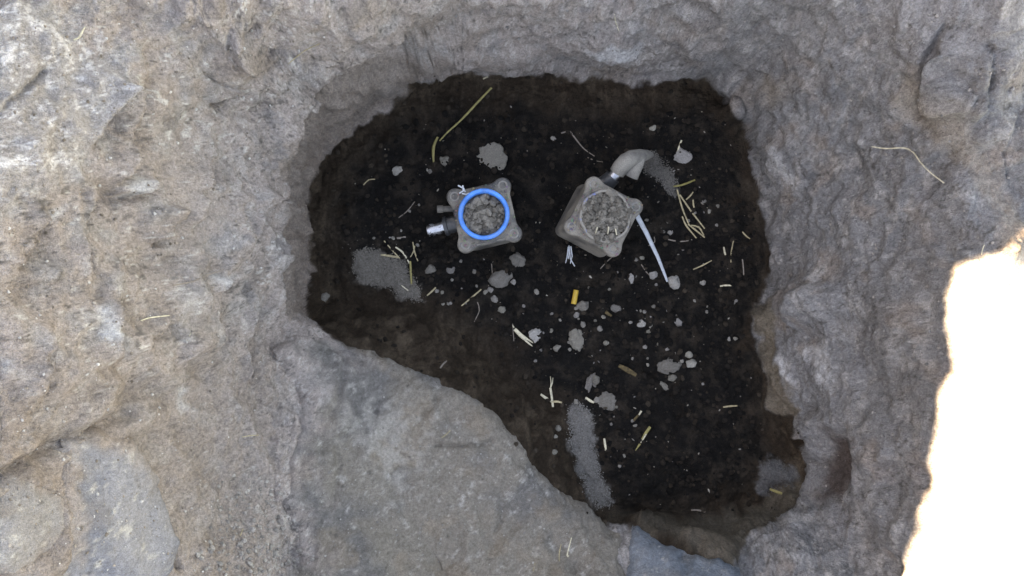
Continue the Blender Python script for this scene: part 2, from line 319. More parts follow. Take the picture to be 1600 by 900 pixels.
# ------------------------------------------------------------------ object helpers
def mesh_np(name, verts, faces, smooth=True, cols=None):
    me = bpy.data.meshes.new(name); verts = np.asarray(verts, np.float32); faces = np.asarray(faces, np.int32); k = faces.shape[1]
    me.vertices.add(len(verts)); me.vertices.foreach_set('co', verts.ravel())
    me.loops.add(faces.size); me.loops.foreach_set('vertex_index', faces.ravel())
    me.polygons.add(len(faces)); me.polygons.foreach_set('loop_start', np.arange(0, faces.size, k, dtype=np.int32))
    me.polygons.foreach_set('use_smooth', np.full(len(faces), smooth)); me.update(calc_edges=True)
    if cols is not None:
        a = me.color_attributes.new('tint', 'FLOAT_COLOR', 'POINT')
        a.data.foreach_set('color', np.concatenate([cols, np.ones((len(cols),1))], 1).astype(np.float32).ravel())
    return me
def link(name, me, mat=None, parent=None):
    o = bpy.data.objects.new(name, me); COL.objects.link(o)
    if mat: me.materials.append(mat)
    if parent: o.parent = parent
    return o
def tag(o, label=None, cat=None, group=None, kind=None):
    if label: o['label'] = label
    if cat: o['category'] = cat
    if group: o['group'] = group
    if kind: o['kind'] = kind
    return o
def empty(name, loc, rot=(0,0,0)):
    o = bpy.data.objects.new(name, None); COL.objects.link(o); o.location = loc; o.rotation_euler = rot; o.empty_display_size = .02; return o

# ------------------------------------------------------------------ materials
def mat(name): 
    m = bpy.data.materials.new(name); m.use_nodes = True; n = m.node_tree.nodes; return m, n, m.node_tree.links, n['Principled BSDF']
def tex(n, l, kind, scale, detail=4, rough=.6):
    tc = n.new('ShaderNodeTexCoord')
    t = n.new('ShaderNodeTexNoise' if kind == 'n' else 'ShaderNodeTexVoronoi'); t.inputs['Scale'].default_value = scale
    if kind == 'n': t.inputs['Detail'].default_value = detail; t.inputs['Roughness'].default_value = rough
    l.new(tc.outputs['Object'], t.inputs['Vector']); return t
def ramp(n, l, src, stops):
    r = n.new('ShaderNodeValToRGB'); e = r.color_ramp.elements
    while len(e) < len(stops): e.new(.5)
    for k, (p, c) in enumerate(stops): e[k].position = p; e[k].color = (c, c, c, 1) if not isinstance(c, tuple) else (*c, 1)
    l.new(src, r.inputs[0]); return r
def mul(n, l, a, b, mode='MULTIPLY', fac=1.0):
    m = n.new('ShaderNodeMix'); m.data_type = 'RGBA'; m.blend_type = mode
    if isinstance(fac, float): m.inputs[0].default_value = fac
    else: l.new(fac, m.inputs[0])
    for s, k in ((a, 6), (b, 7)):
        if isinstance(s, tuple): m.inputs[k].default_value = (*s, 1)
        else: l.new(s, m.inputs[k])
    return m.outputs[2]
def add_bump(n, l, b, srcs):
    prev = None
    for src, st, dist in srcs:
        u = n.new('ShaderNodeBump'); u.inputs['Strength'].default_value = st; u.inputs['Distance'].default_value = dist
        l.new(src, u.inputs['Height'])
        if prev: l.new(prev.outputs[0], u.inputs['Normal'])
        prev = u
    l.new(prev.outputs[0], b.inputs['Normal'])
def soil_mat(name, attr=True, base=(.1,.1,.1), contrast=.45, grit=1.0):
    m, n, l, b = mat(name)
    a = tex(n, l, 'n', 260, 5, .7); v = tex(n, l, 'n', 900, 3, .6); w = tex(n, l, 'v', 520)
    if attr:
        at = n.new('ShaderNodeAttribute'); at.attribute_name = 'tint'; c = at.outputs['Color']
    else: c = base
    c = mul(n, l, c, ramp(n, l, a.outputs[0], [(.25, 1-contrast), (.5, 1.0), (.75, 1+contrast)]).outputs[0])
    c = mul(n, l, c, ramp(n, l, v.outputs[0], [(.2, .6), (.5, 1.0), (.8, 1.42)]).outputs[0])
    l.new(c, b.inputs['Base Color']); b.inputs['Roughness'].default_value = .95; b.inputs['Specular IOR Level'].default_value = .15
    big = tex(n, l, 'n', 75, 7, .68)
    add_bump(n, l, b, [(big.outputs[0], .55*grit, .009), (a.outputs[0], .8*grit, .005), (w.outputs[0], .4*grit, -.0018), (v.outputs[0], .6*grit, .0014)])
    return m
M_ground = soil_mat('soil_ground')
M_rock = soil_mat('stone', contrast=.3, grit=.9)
M_clod = soil_mat('dry_clod', contrast=.2, grit=.8)

# ground mesh
idx = np.arange(NX*NY).reshape(NY, NX)
quads = np.stack([idx[:-1,:-1], idx[:-1,1:], idx[1:,1:], idx[1:,:-1]], -1).reshape(-1, 4)
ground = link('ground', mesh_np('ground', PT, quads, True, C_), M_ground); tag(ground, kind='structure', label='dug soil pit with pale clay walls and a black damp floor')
# stones
rock_parts = []
RC = [((.218,.197,.170), (.152,.147,.140)), ((.175,.205,.235), (.10,.125,.15)), ((.275,.28,.30), (.185,.20,.235)), ((.28,.275,.275), (.225,.225,.235)), ((.36,.345,.325), (.27,.267,.265))]
r1, re, rid = worley(pw*np.array([1.0,1.0,.8],np.float32), 9, 33); rg = fbm(pw, 14, 5, 181); rh = fbm(P0, 60, 5, 191)
CRACK = [([(684,694),(715,698),(765,690)],4,.008),([(540,560),(528,610),(515,650)],5,.005),([(690,600),(670,640),(655,660)],5,.005),([(525,700),(528,740),(520,790)],5,.004),([(470,720),(520,690),(600,640),(690,620)],5,.004),
         ([(780,770),(785,800),(775,830)],4,.004),([(600,640),(560,650),(500,640)],4,.003)]
cr = np.zeros(len(P0), np.float32)
for pts, w, dep in CRACK: cr -= dep*np.exp(-(d_line(U+5*vnoise(P0,50,73), V+5*vnoise(P0,50,74), pts)/w)**2)
for k, (nm, poly, th, w, lab, cat) in enumerate(ROCKS):
    sd = rk_sd[k]; sel = (sd > -9).reshape(NY, NX)
    fsel = (sel[:-1,:-1] & sel[:-1,1:] & sel[1:,1:] & sel[1:,:-1]).ravel()
    q = quads[fsel]; used, inv = np.unique(q, return_inverse=True); q = inv.reshape(-1, 4)
    lift = th*(1-np.exp(-np.maximum(sd, 0)/w)) - .002 - .012*sst(0, -9, sd) + cr
    am = .8 if k == 0 else .7
    d = lift + am*(.0095*rg + .012*(rid-.5)*sst(0, .12, re) + .0040*rh + .0012*n_hi)
    vts = P0[used] + N0[used]*d[used, None]
    a, bl = RC[k]
    t = sst(-.25, .45, blot + (.45*sst(640, 480, U) + .25*sst(700, 560, V) - .15 if k == 0 else 0))
    cc = mix(np.tile(col(a), (len(P0),1)), np.tile(col(bl), (len(P0),1)), t)
    cc = mix(cc, np.tile(col((.50,.49,.46)), (len(P0),1)), sst(.2, .95, fbm(P0, 60, 5, 195, .75) + .5*vnoise(P0, 15, 201) - .12 + (.15 if k > 1 else 0))*(.55 if k < 2 else .8))
    cc = mix(cc, np.tile(col((.25,.205,.16)), (len(P0),1)), sst(.1, .5, fbm(P0, 18, 3, 211))*(.5 if k in (0, 3) else .2))
    cc = mix(cc, np.tile(col((.07,.068,.065)), (len(P0),1)), sst(.6, .85, fbm(P0, 80, 3, 221))*.6)
    cc = np.clip(cc*(1+.14*fine)[:,None], .02, .8)
    if k == 0:
        cc = mix(cc, np.tile(col((.40,.385,.355)), (len(P0),1)), sst(-30, 30, sd_poly(uu, vv, [(545,640),(620,630),(650,680),(640,760),(600,740),(560,700)]) + 60*rh)*.55)
        cc = mix(cc, C_, sst(70, -4, sd + 45*blot2)*sst(640, 480, U)*.9)
    elif k == 2: cc = mix(cc, C_, sst(40, -4, sd + 30*blot2)*np.clip(sst(235, 175, U) + sst(770, 700, V), 0, 1))
    elif k == 3: cc = mix(cc, C_, sst(26, -4, sd + 24*blot2)*.9)
    o = link(nm, mesh_np(nm, vts, q, True, cc[used]), M_rock); tag(o, lab, cat); rock_parts.append((vts, q))

# one ray caster over ground and stones, used to lay loose things on what carries them
inner = ((np.abs(XX) < .75) & (np.abs(YY) < .5)); fs = (inner[:-1,:-1] & inner[1:,1:]).ravel()
qq = quads[fs]; used, inv = np.unique(qq, return_inverse=True)
bv = [PT[used]]; bf = [inv.reshape(-1, 4)]; off = len(used)
for vts, q in rock_parts: bv.append(vts); bf.append(q+off); off += len(vts)
BVH = BVHTree.FromPolygons(np.concatenate(bv).tolist(), np.concatenate(bf).tolist())
def hit(px, py):
    d = Vector(((px-800)/F, (450-py)/F, -1)); r = BVH.ray_cast(Vector((0, 0, H)), d.normalized())
    return (r[0], r[1]) if r[0] else (Vector((*wpt(px, py, 0), 0)), Vector((0, 0, 1)))

# ------------------------------------------------------------------ added earth bank, unseen to the left: crest shaped so its shadow ends at the rim
BX = -1.45
pr = []
for px, py in RIM:
    p = hit(px, py)[0].copy()
    if p.z < .318 or py > 430: zr = float(np.interp(py, [430, 600, 905], [.325, .322, .252])); p = Vector((*wpt(px, py, zr), zr))
    t = (p.x-BX)/SUN_DIR.x; pr.append((p.y, p.z + t*math.sin(SUN_EL)))
pr.sort()
py_ = np.array([a for a, b in pr]); ph_ = np.array([b for a, b in pr])
ys = np.concatenate([np.linspace(-14, -.75, 60), np.arange(-.74, .4, .004), np.linspace(.41, 14, 60)])
hc = np.interp(ys, py_, ph_)
hc = np.where(ys > py_[-1], ph_[-1] + .5*sst(py_[-1], py_[-1]+.25, ys), hc)
hc = np.where(ys < py_[0], ph_[0] + .25*sst(py_[0]-.3, py_[0]-1.2, ys), hc)
q3 = np.stack([np.zeros_like(ys), ys, np.zeros_like(ys)], 1).astype(np.float32); hc = hc + .004*fbm(q3, 40, 2, 7)
prof = [(-2.4, 0.0), (-1.6, .5), (-.6, .9), (-.15, .985), (0, 1.0), (.04, .97), (.09, .8), (.16, .45), (.26, .18), (.40, .0)]
bvv = []
for dx, fz in prof: 
    for y, h in zip(ys, hc):
        bvv.append((BX+dx, y, .42 + (h-.42)*fz if fz > 0 else .30))
bvv = np.array(bvv, np.float32); nz = fbm(bvv, 5, 4, 3)*.05; msk = np.array([0, 1, 1, .5, 0, .25, 1, 1, 1, 0]).repeat(len(ys)); bvv[:,0] += nz*msk
n = len(ys); bi = np.arange(len(prof)*n).reshape(len(prof), n)
bq = np.stack([bi[:-1,:-1], bi[1:,:-1], bi[1:,1:], bi[:-1,1:]], -1).reshape(-1, 4)
bank = link('shade_bank', mesh_np('shade_bank', bvv, bq, True, np.tile(col((.26,.22,.18)), (len(bvv),1))), M_ground); tag(bank, kind='structure', label='added tall brown earth bank out of view left of the pit, shading it')

# ------------------------------------------------------------------ materials of the loose things
def plain(name, c, rough=.6, metal=0.0, var=.3, scale=200, bump=.3, dust=None, dustc=(.2,.185,.165), lo=.45, hi=.6):
    m, n, l, b = mat(name)
    t = tex(n, l, 'n', scale, 4, .65)
    out = mul(n, l, c, ramp(n, l, t.outputs[0], [(.3, 1-var), (.5, 1.0), (.7, 1+var)]).outputs[0])
    b.inputs['Roughness'].default_value = rough; b.inputs['Metallic'].default_value = metal
    if dust is not None:
        d = tex(n, l, 'n', dust, 6, .7); r = ramp(n, l, d.outputs[0], [(lo, 0.0), (hi, 1.0)])
        t2 = tex(n, l, 'n', 700, 3, .6)
        dc = mul(n, l, dustc, ramp(n, l, t2.outputs[0], [(.25, .7), (.5, 1.0), (.75, 1.3)]).outputs[0])
        out = mul(n, l, out, dc, 'MIX', r.outputs[0])
        rr = n.new('ShaderNodeMapRange'); rr.inputs[3].default_value = rough; rr.inputs[4].default_value = .95; l.new(r.outputs[0], rr.inputs[0]); l.new(rr.outputs[0], b.inputs['Roughness'])
        if metal:
            mr = n.new('ShaderNodeMapRange'); mr.inputs[3].default_value = metal; mr.inputs[4].default_value = 0; l.new(r.outputs[0], mr.inputs[0]); l.new(mr.outputs[0], b.inputs['Metallic'])
        add_bump(n, l, b, [(d.outputs[0], .3, .0015), (t2.outputs[0], bump, .0008)])
    else:
        add_bump(n, l, b, [(t.outputs[0], bump, .001)])
    l.new(out, b.inputs['Base Color']); return m
M_body = plain('dusty_grey_plastic', (.04,.042,.045), .35, 0, .2, 90, .5, 26, (.225,.207,.178), .40, .60)
M_body2 = plain('dustier_grey_plastic', (.04,.042,.044), .35, 0, .2, 90, .5, 24, (.235,.216,.186), .33, .55)
M_bolt = plain('dusty_bolt', (.30,.31,.32), .35, .6, .2, 120, .4, 120, (.20,.19,.172), .30, .52)
M_blue = plain('blue_plastic', (.003,.23,.70), .38, 0, .3, 60, .3, 55, (.12,.23,.40), .52, .74)
M_bluedust = plain('blue_plastic_under_dust', (.05,.14,.46), .5, 0, .2, 120, .4, 45, (.225,.212,.188), .29, .43)
M_metal = plain('worn_metal', (.36,.39,.43), .22, 1.0, .15, 160, .3, 90, (.16,.155,.145), .55, .72)
M_darkpipe = plain('dark_pipe', (.05,.055,.06), .3, .3, .2, 100, .3, 60, (.16,.15,.14), .5, .68)
M_hood = plain('dust_caked_plastic', (.13,.125,.115), .7, 0, .25, 80, .6, 50, (.24,.23,.205), .35, .55)
M_strip = plain('white_plastic', (.43,.48,.53), .4, 0, .2, 150, .2, 140, (.3,.3,.29), .55, .75)
M_thread = plain('white_thread', (.5,.55,.6), .7, 0, .3, 300, .2)
M_straw = plain('dry_straw', (.34,.285,.175), .65, 0, .45, 260, .5)
M_pale = plain('pale_straw', (.50,.46,.34), .65, 0, .4, 260, .5)
M_green = plain('green_stem', (.22,.19,.065), .55, 0, .35, 200, .3)
M_root = plain('fine_root', (.20,.17,.145), .8, 0, .3, 300, .4)
M_yellow = plain('yellow_plastic', (.52,.33,.05), .5, 0, .18, 220, .3)
M_bark = plain('brown_bark', (.085,.06,.026), .85, 0, .7, 220, .9)
M_cup = soil_mat('meter_fill', False, (.17,.155,.135), .3)
M_black = soil_mat('black_crumb', False, (.016,.0145,.0135), .35)
M_grit = soil_mat('grey_grit', True)

# ------------------------------------------------------------------ mesh builders
def lathe(bm, prof, M=Matrix(), seg=24, cap0=True, cap1=True):
    rings = [[bm.verts.new(M @ Vector((r*math.cos(2*math.pi*k/seg), r*math.sin(2*math.pi*k/seg), z))) for k in range(seg)] for r, z in prof]
    for A, B in zip(rings[:-1], rings[1:]):
        for k in range(seg): bm.faces.new((A[k], A[(k+1)%seg], B[(k+1)%seg], B[k]))
    if cap0: bm.faces.new(rings[0][::-1])
    if cap1: bm.faces.new(rings[-1])
def tube(bm, pts, rads, seg=8, flat=1.0, caps=True):
    pts = [Vector(p) for p in pts]; up = Vector((0, 0, 1)); R = []
    for i, p in enumerate(pts):
        t = (pts[min(i+1, len(pts)-1)] - pts[max(i-1, 0)]).normalized()
        s = t.cross(up); s = s.normalized() if s.length > 1e-4 else Vector((1, 0, 0)); w = s.cross(t).normalized()
        r = rads[i] if hasattr(rads, '__len__') else rads
        R.append([bm.verts.new(p + s*r*math.cos(2*math.pi*k/seg) + w*r*flat*math.sin(2*math.pi*k/seg)) for k in range(seg)])
    for A, B in zip(R[:-1], R[1:]):
        for k in range(seg): bm.faces.new((A[k], B[k], B[(k+1)%seg], A[(k+1)%seg]))
    if caps: bm.faces.new(R[0]); bm.faces.new(R[-1][::-1])
def loft(bm, outs, cap0=True, cap1=True):
    R = [[bm.verts.new(Vector(p)) for p in o] for o in outs]; n = len(R[0])
    for A, B in zip(R[:-1], R[1:]):
        for k in range(n): bm.faces.new((A[k], A[(k+1)%n], B[(k+1)%n], B[k]))
    if cap0: bm.faces.new(R[0][::-1])
    if cap1: bm.faces.new(R[-1])
def done(bm, name, m, parent=None, smooth=True, ang=40):
    bmesh.ops.recalc_face_normals(bm, faces=bm.faces[:])
    me = bpy.data.meshes.new(name); bm.to_mesh(me); bm.free()
    if smooth:
        me.polygons.foreach_set('use_smooth', [True]*len(me.polygons)); me.set_sharp_from_angle(angle=math.radians(ang))
    return link(name, me, m, parent)
def icos(sub):
    bm = bmesh.new(); bmesh.ops.create_icosphere(bm, subdivisions=sub, radius=1)
    v = np.array([x.co[:] for x in bm.verts], np.float32); f = np.array([[q.index for q in p.verts] for p in bm.faces], np.int32); bm.free(); return v, f
def facet(v, r, n=9, lo=.62):
    q = r.normal(size=(n, 3)); q /= np.linalg.norm(q, axis=1, keepdims=True); d = r.uniform(lo, 1.0, n)
    dt = v @ q.T; return np.min(np.where(dt > .08, d/np.maximum(dt, .08), 9), axis=1).clip(.5, 1.12).astype(np.float32)
ICO = {k: icos(k) for k in (1, 2, 3, 4)}

# ------------------------------------------------------------------ the two meter housings
def outline(a, lobe, half, cr, n=160):
    """plan of the cover: square with a round boss on each corner"""
    th = np.linspace(0, 2*math.pi, n, endpoint=False); lo = np.zeros(n); hi = np.full(n, .09)
    def sdf(x, y):
        dx = np.abs(x)-half+cr; dy = np.abs(y)-half+cr
        b = np.hypot(np.maximum(dx, 0), np.maximum(dy, 0)) + np.minimum(np.maximum(dx, dy), 0) - cr
        c = np.hypot(np.abs(x)-a, np.abs(y)-a) - lobe; k = .006
        h = np.clip(.5+.5*(c-b)/k, 0, 1); return c*(1-h)+b*h - k*h*(1-h)
    for _ in range(30):
        m = (lo+hi)/2; ins = sdf(m*np.cos(th), m*np.sin(th)) < 0; lo = np.where(ins, m, lo); hi = np.where(ins, hi, m)
    return th, lo
def ring_at(th, r, z, ins=0): return [((q-ins)*math.cos(t), (q-ins)*math.sin(t), z) for t, q in zip(th, r)]
def housing(name, loc, rot, top, label, blue, body_m, flare, lobe, a, half):
    root = empty(name, loc, rot); tag(root, label, 'meter')
    th, r = outline(a, lobe, half, .012); _, rb = outline(.02, .005, .0375+flare, .011); _, rm = outline(.02, .005, .0385, .011)
    bm = bmesh.new(); loft(bm, [ring_at(th, rb, 0), ring_at(th, rb, .012), ring_at(th, rm, top-.022), ring_at(th, rm, top-.014)]); done(bm, 'body', body_m, root)
    bm = bmesh.new(); loft(bm, [ring_at(th, r, top-.016, .004), ring_at(th, r, top-.013, .0008), ring_at(th, r, top-.011), ring_at(th, r, top-.004), ring_at(th, r, top-.0015, .0008), ring_at(th, r, top, .003)]); done(bm, 'cover_plate', body_m, root, ang=60)
    for sx, sy in ((1,1),(-1,1),(-1,-1),(1,-1)):
        bm = bmesh.new(); M = Matrix.Translation((sx*a, sy*a, top-.001)) @ Euler((random.uniform(-.05,.05), random.uniform(-.05,.05), random.random()*3)).to_matrix().to_4x4()
        lathe(bm, [(.0072, 0), (.0072, .0010), (.0066, .0016), (.0050, .0016), (.0046, .0008)], M, 20, False); done(bm, 'bolt', M_bolt, root)
    return root
# left meter
zL = .105
def meter_loc(px, py, z): x, y = wpt(px, py, z); return Vector((x, y, hit(px, py)[0].z - .004))
lL = Vector((*wpt(757, 338, zL), 0)); lL.z = hit(760, 348)[0].z - .006
ML = housing('water_meter', lL, (math.radians(-1), 0, math.radians(13)), zL, 'dusty square meter housing with a bright blue ring round its soil filled top', True, M_body, .002, .0122, .0355, .0430)
seg = 48
bm = bmesh.new(); ro, ri = .0365, .0292
loft(bm, [[(ro*(1+.012*math.cos(8*t))*math.cos(t), ro*(1+.012*math.cos(8*t))*math.sin(t), z) for t in np.linspace(0, 2*math.pi, 64, endpoint=False)] for z in (zL-.001, zL+.009)], False, False)
done(bm, 'collar', M_darkpipe, ML)
bm = bmesh.new()
lathe(bm, [(.0362, zL+.008), (.0368, zL+.0095), (.0366, zL+.0125), (.0352, zL+.0138), (.0322, zL+.0138), (.0308, zL+.0125), (.0302, zL+.010), (.0300, zL+.001)], Matrix(), 56, False, False)
done(bm, 'ring', M_blue, ML)
# outlet pipe, flange and stub on the left meter (photo left)
def dirn(M): return M.to_3x3()
def local(root, px, py, z):
    bpy.context.view_layer.update(); x, y = wpt(px, py, z); return root.matrix_world.inverted() @ Vector((x, y, z))
A = local(ML, 722, 347, .055); B = local(ML, 668, 361, .050); D = (B-A)
bm = bmesh.new(); tube(bm, [A, A+D*.42], .0125, 20); done(bm, 'outlet_neck', M_darkpipe, ML)
bm = bmesh.new(); tube(bm, [A+D*.40, A+D*.41, A+D*.50, A+D*.51], [.0135,.0145,.0145,.0135], 24); done(bm, 'flange', M_darkpipe, ML)
bm = bmesh.new(); tube(bm, [A+D*.5, A+D*.94, A+D*.985, A+D, A+D, A+D*.85], [.0092,.0092,.0088,.0078,.0062,.0062], 24); done(bm, 'outlet_pipe', M_metal, ML)
A = local(ML, 715, 326, .06); B = local(ML, 683, 327, .062)
bm = bmesh.new(); tube(bm, [A, B+(A-B)*.3, B+(A-B)*.28, B], [.0045,.0045,.0058,.0055], 14); done(bm, 'stub', M_body, ML)
o8 = lambda t: min(1.0, .965/math.cos((t + math.pi/8) % (math.pi/4) - math.pi/8))
for x0_ in (-.014, .016):
    bm = bmesh.new(); tube(bm, [(x0_-.006, -.0395, zL+.0002), (x0_+.006, -.0395, zL+.0002)], .0009, 8); done(bm, 'rib', M_hood, ML)
# right meter, leaning to the right
zR = .100
lR = Vector((*wpt(923, 346, 0), 0)); lR.z = hit(926, 345)[0].z - .004
MR = housing('water_meter', lR, (math.radians(-1.5), math.radians(5.0), math.radians(-27.6)), zR, 'dust caked square meter housing leaning right with an elbow pipe, heaped with soil', False, M_body2, .007, .0115, .0345, .0425)
bm = bmesh.new(); oc = lambda R, z: [(R*o8(t)*math.cos(t+.2), R*o8(t)*math.sin(t+.2), z) for t in np.linspace(0, 2*math.pi, 64, endpoint=False)]
loft(bm, [oc(.0385, zR-.001), oc(.0385, zR+.010), oc(.0375, zR+.0115), oc(.0345, zR+.0115), oc(.0335, zR+.002)], False, False); done(bm, 'collar', M_bluedust, MR)
A = local(MR, 938, 292, .055); q = [local(MR, x, y, z) for x, y, z in ((950,284,.060),(958,276,.064),(966,268,.066),(974,259,.066),(984,251,.064))]
bm = bmesh.new(); tube(bm, [A]+q[:2], [.013,.013,.012], 20); done(bm, 'outlet_neck', M_darkpipe, MR)
bm = bmesh.new(); tube(bm, q[0:4], [.0098,.0102,.0102,.0098], 20); done(bm, 'outlet_pipe', M_metal, MR)
q = [local(MR, x, y, z) for x, y, z in ((964,270,.066),(970,261,.070),(978,253,.071),(988,247,.068),(1000,244,.060),(1011,242,.046),(1018,242,.030))]
bm = bmesh.new(); tube(bm, q, [.0118,.0125,.013,.0125,.0105,.0075,.004], 18); done(bm, 'elbow', M_hood, MR)
q = [local(MR, x, y, z) for x, y, z in ((1002,247,.064),(996,255,.064),(989,265,.062),(984,274,.058),(984,274,.058),(987,268,.060))]
bm = bmesh.new(); tube(bm, q, [.007,.0105,.0125,.0135,.0115,.010], 18, .8); done(bm, 'hood', M_hood, MR)
# crumbled soil lying in both tops
def lumps_mesh(name, items, m, kind_lab=None, cols=None):
    VV, FF, CC, o = [], [], [], 0
    for (c, s, sub, sd, tint) in items:
        v, f = ICO[sub]; r = np.random.default_rng(sd)
        amp = facet(v, r, 8, .5)*(1 + r.uniform(-.14, .14, len(v)).astype(np.float32)*(1 if sub == 1 else .5))
        w = v*amp[:,None]*np.array(s, np.float32); a = r.uniform(0, 6.28); R = np.array([[math.cos(a), -math.sin(a), 0], [math.sin(a), math.cos(a), 0], [0, 0, 1]], np.float32)
        VV.append(w @ R.T + np.array(c, np.float32)); FF.append(f+o); o += len(v); CC.append(np.tile(np.array(tint, np.float32), (len(v), 1)))
    return mesh_np(name, np.concatenate(VV), np.concatenate(FF), False, np.concatenate(CC))
def fill(root, z, rad, heap, n, seed, lab):
    r = np.random.default_rng(seed); it = []
    Mw = root.matrix_world
    for k in range(n):
        rr = rad*math.sqrt(r.random()); a = r.random()*6.283; s = .0007 + .0042*r.random()**3
        zz = z + heap*(1-(rr/rad)**2) + r.uniform(-.001, .0012)
        c = Mw @ Vector((rr*math.cos(a), rr*math.sin(a), zz)); b = r.uniform(.6, 1.45)
        it.append((c, (s*r.uniform(.9,1.5), s*r.uniform(.8,1.2), s*r.uniform(.6,1)), 2 if s > .0025 else 1, seed*1000+k, (.17*b, .158*b, .138*b)))
    for k in range(24):   # packed soil under the crumbs
        a = k*2.4; rr = rad*math.sqrt(k/24.)*.95; it.append((Mw @ Vector((rr*math.cos(a), rr*math.sin(a), z-.004+heap*(1-(rr/rad)**2))), (.009,.009,.0048), 2, seed*77+k, (.13,.12,.105)))
    o = link('soil_crumbs', lumps_mesh('soil_crumbs', it, M_clod), M_clod); tag(o, lab, 'soil', kind='stuff')
bpy.context.view_layer.update()
fill(ML, zL+.0045, .0285, .0015, 420, 3, 'dry crumbled soil filling the blue ringed meter top')
def sprinkle(root, z, n, seed, lab):
    r = np.random.default_rng(seed); it = []
    for k in range(n):
        x, y = r.uniform(-.042, .042, 2)
        if math.hypot(x, y) < .037: continue
        s = .0005 + .0016*r.random()**3; it.append((root.matrix_world @ Vector((x, y, z+s*.3)), (s*1.3, s, s*.8), 1, seed*100+k, (.23*r.uniform(.6,1.4), .215*r.uniform(.6,1.3), .18)))
    o = link('soil_crumbs', lumps_mesh('soil_crumbs', it, M_clod), M_clod); tag(o, lab, 'soil', kind='stuff')
sprinkle(ML, zL, 420, 8, 'fine soil grains strewn over the cover of the blue ringed meter'); sprinkle(MR, zR, 420, 9, 'fine soil grains strewn over the cover of the leaning meter')
fill(MR, zR+.0095, .0345, .005, 700, 4, 'dry crumbled soil heaped over the top of the leaning meter')

# ------------------------------------------------------------------ clods on the floor
def clod(px, py, w, h, label=None, group=None, tint=(.21,.205,.20), ang=None, flat=.55, sub=None, seed=None, cat='clod'):
    p, n = hit(px, py); s = (H-p.z)/F; sd = seed if seed else int(px*7+py*13)
    r = np.random.default_rng(sd); sub = sub or (4 if max(w, h) > 15 else 3 if max(w, h) > 7 else 2)
    v, f = ICO[sub]; off = r.uniform(-9, 9, 3).astype(np.float32)
    amp = facet(v, r, 11, .72)*(1.1 + .30*vnoise(v+off, 1.3, 1) + .22*vnoise(v+off, 2.9, 2) + .12*vnoise(v+off, 6.5, 3))
    m = v*amp[:,None]*np.array([w/2*s, h/2*s, flat*min(w, h)/2*s], np.float32)
    a = math.radians(ang) if ang is not None else 0.0
    if ang is None and abs(w-h) < 3: a = r.uniform(0, 6.28)
    R = np.array([[math.cos(a), -math.sin(a), 0], [math.sin(a), math.cos(a), 0], [0, 0, 1]], np.float32)
    b = r.uniform(.72, 1.18)*np.array([1.03, 1.0, r.uniform(.88, .98)], np.float32)
    o = link('clod', mesh_np('clod', m @ R.T, f, True, np.tile(np.array(tint, np.float32)*b, (len(v), 1))), M_clod)
    o.location = p + Vector((0, 0, flat*min(w, h)/2*s*.36)); tag(o, label or 'small grey soil clod lying on the black pit floor', cat, group or 'small grey clods on the pit floor')
    return o
GB = 'larger clods on the pit floor'
for a in [(770,246,40,37,'flat round grey clod above the blue ringed meter',None,.22),(695,252,14,13,'small rounded clod left of the flat round clod, beside the green stem foot',None,.6),(622,267,18,12,'oval pale clod far left on the floor, below the green stem',None,.5),
 (809,406,22,20,'round grey clod just below the blue ringed meter',None,.6),(783,436,30,22,'knobbly jagged clod below the round clod under the blue meter',20,.45),(672,421,14,12,'oval clod beside the straw bunch on the left grit',25,.6),
 (705,422,12,12,'small clod between the left grit and the round clod below the blue meter',None,.6),(1068,244,24,20,'flat grey clod in the upper right beside a pale straw',None,.35),(1053,441,17,17,'pale round clod at the tip of the white strip',None,.7),
 (1021,430,12,10,'whitish clod just left of the white strip tip',15,.7),(985,435,8,15,'narrow upright clod left of the white strip tip',-10,.6),(911,479,18,14,'smooth clod touching the yellow tube',12,.6),
 (900,529,20,28,'tall oval clod below the yellow tube, the largest in the floor middle',12,.55),(836,524,17,18,'rough clod beside the split end of the pale straw',None,.5),(962,482,14,12,'oval clod right of the yellow tube, above the bark chip',-30,.55),
 (1002,505,13,11,'pale clod in the middle of the floor, beside tiny crumbs',25,.6),(1060,502,14,12,'pale clod standing alone to the right of the floor middle',None,.6),(1046,571,30,22,'broad flat clod low on the right side of the floor',10,.35),
 (1079,568,15,12,'white rounded clod right of the broad flat clod',None,.7),(1077,555,10,10,'white small clod directly above the white rounded clod',None,.7),(1050,590,12,11,'roundish clod just below the broad flat clod',None,.6),
 (1037,603,14,11,'wedge shaped clod lowest of those round the broad flat clod',-25,.5),(922,596,10,27,'long curved clod above the lower grit patch',-18,.5),(931,593,10,14,'upright clod to the right of the long curved clod',-10,.6),
 (949,627,27,24,'flat notched clod at the head of the lower grit patch',None,.35),(870,544,11,9,'small clod left of the tall oval clod',30,.6),(505,468,20,12,'grey clod resting at the foot of the left wall',35,.5)]:
    px, py, w, h, lab, ang, fl_ = a
    pale = 'pale' in lab or 'whit' in lab
    clod(px, py, w, h, lab, GB, (.30,.30,.295) if pale else (.205,.20,.195), ang, fl_)
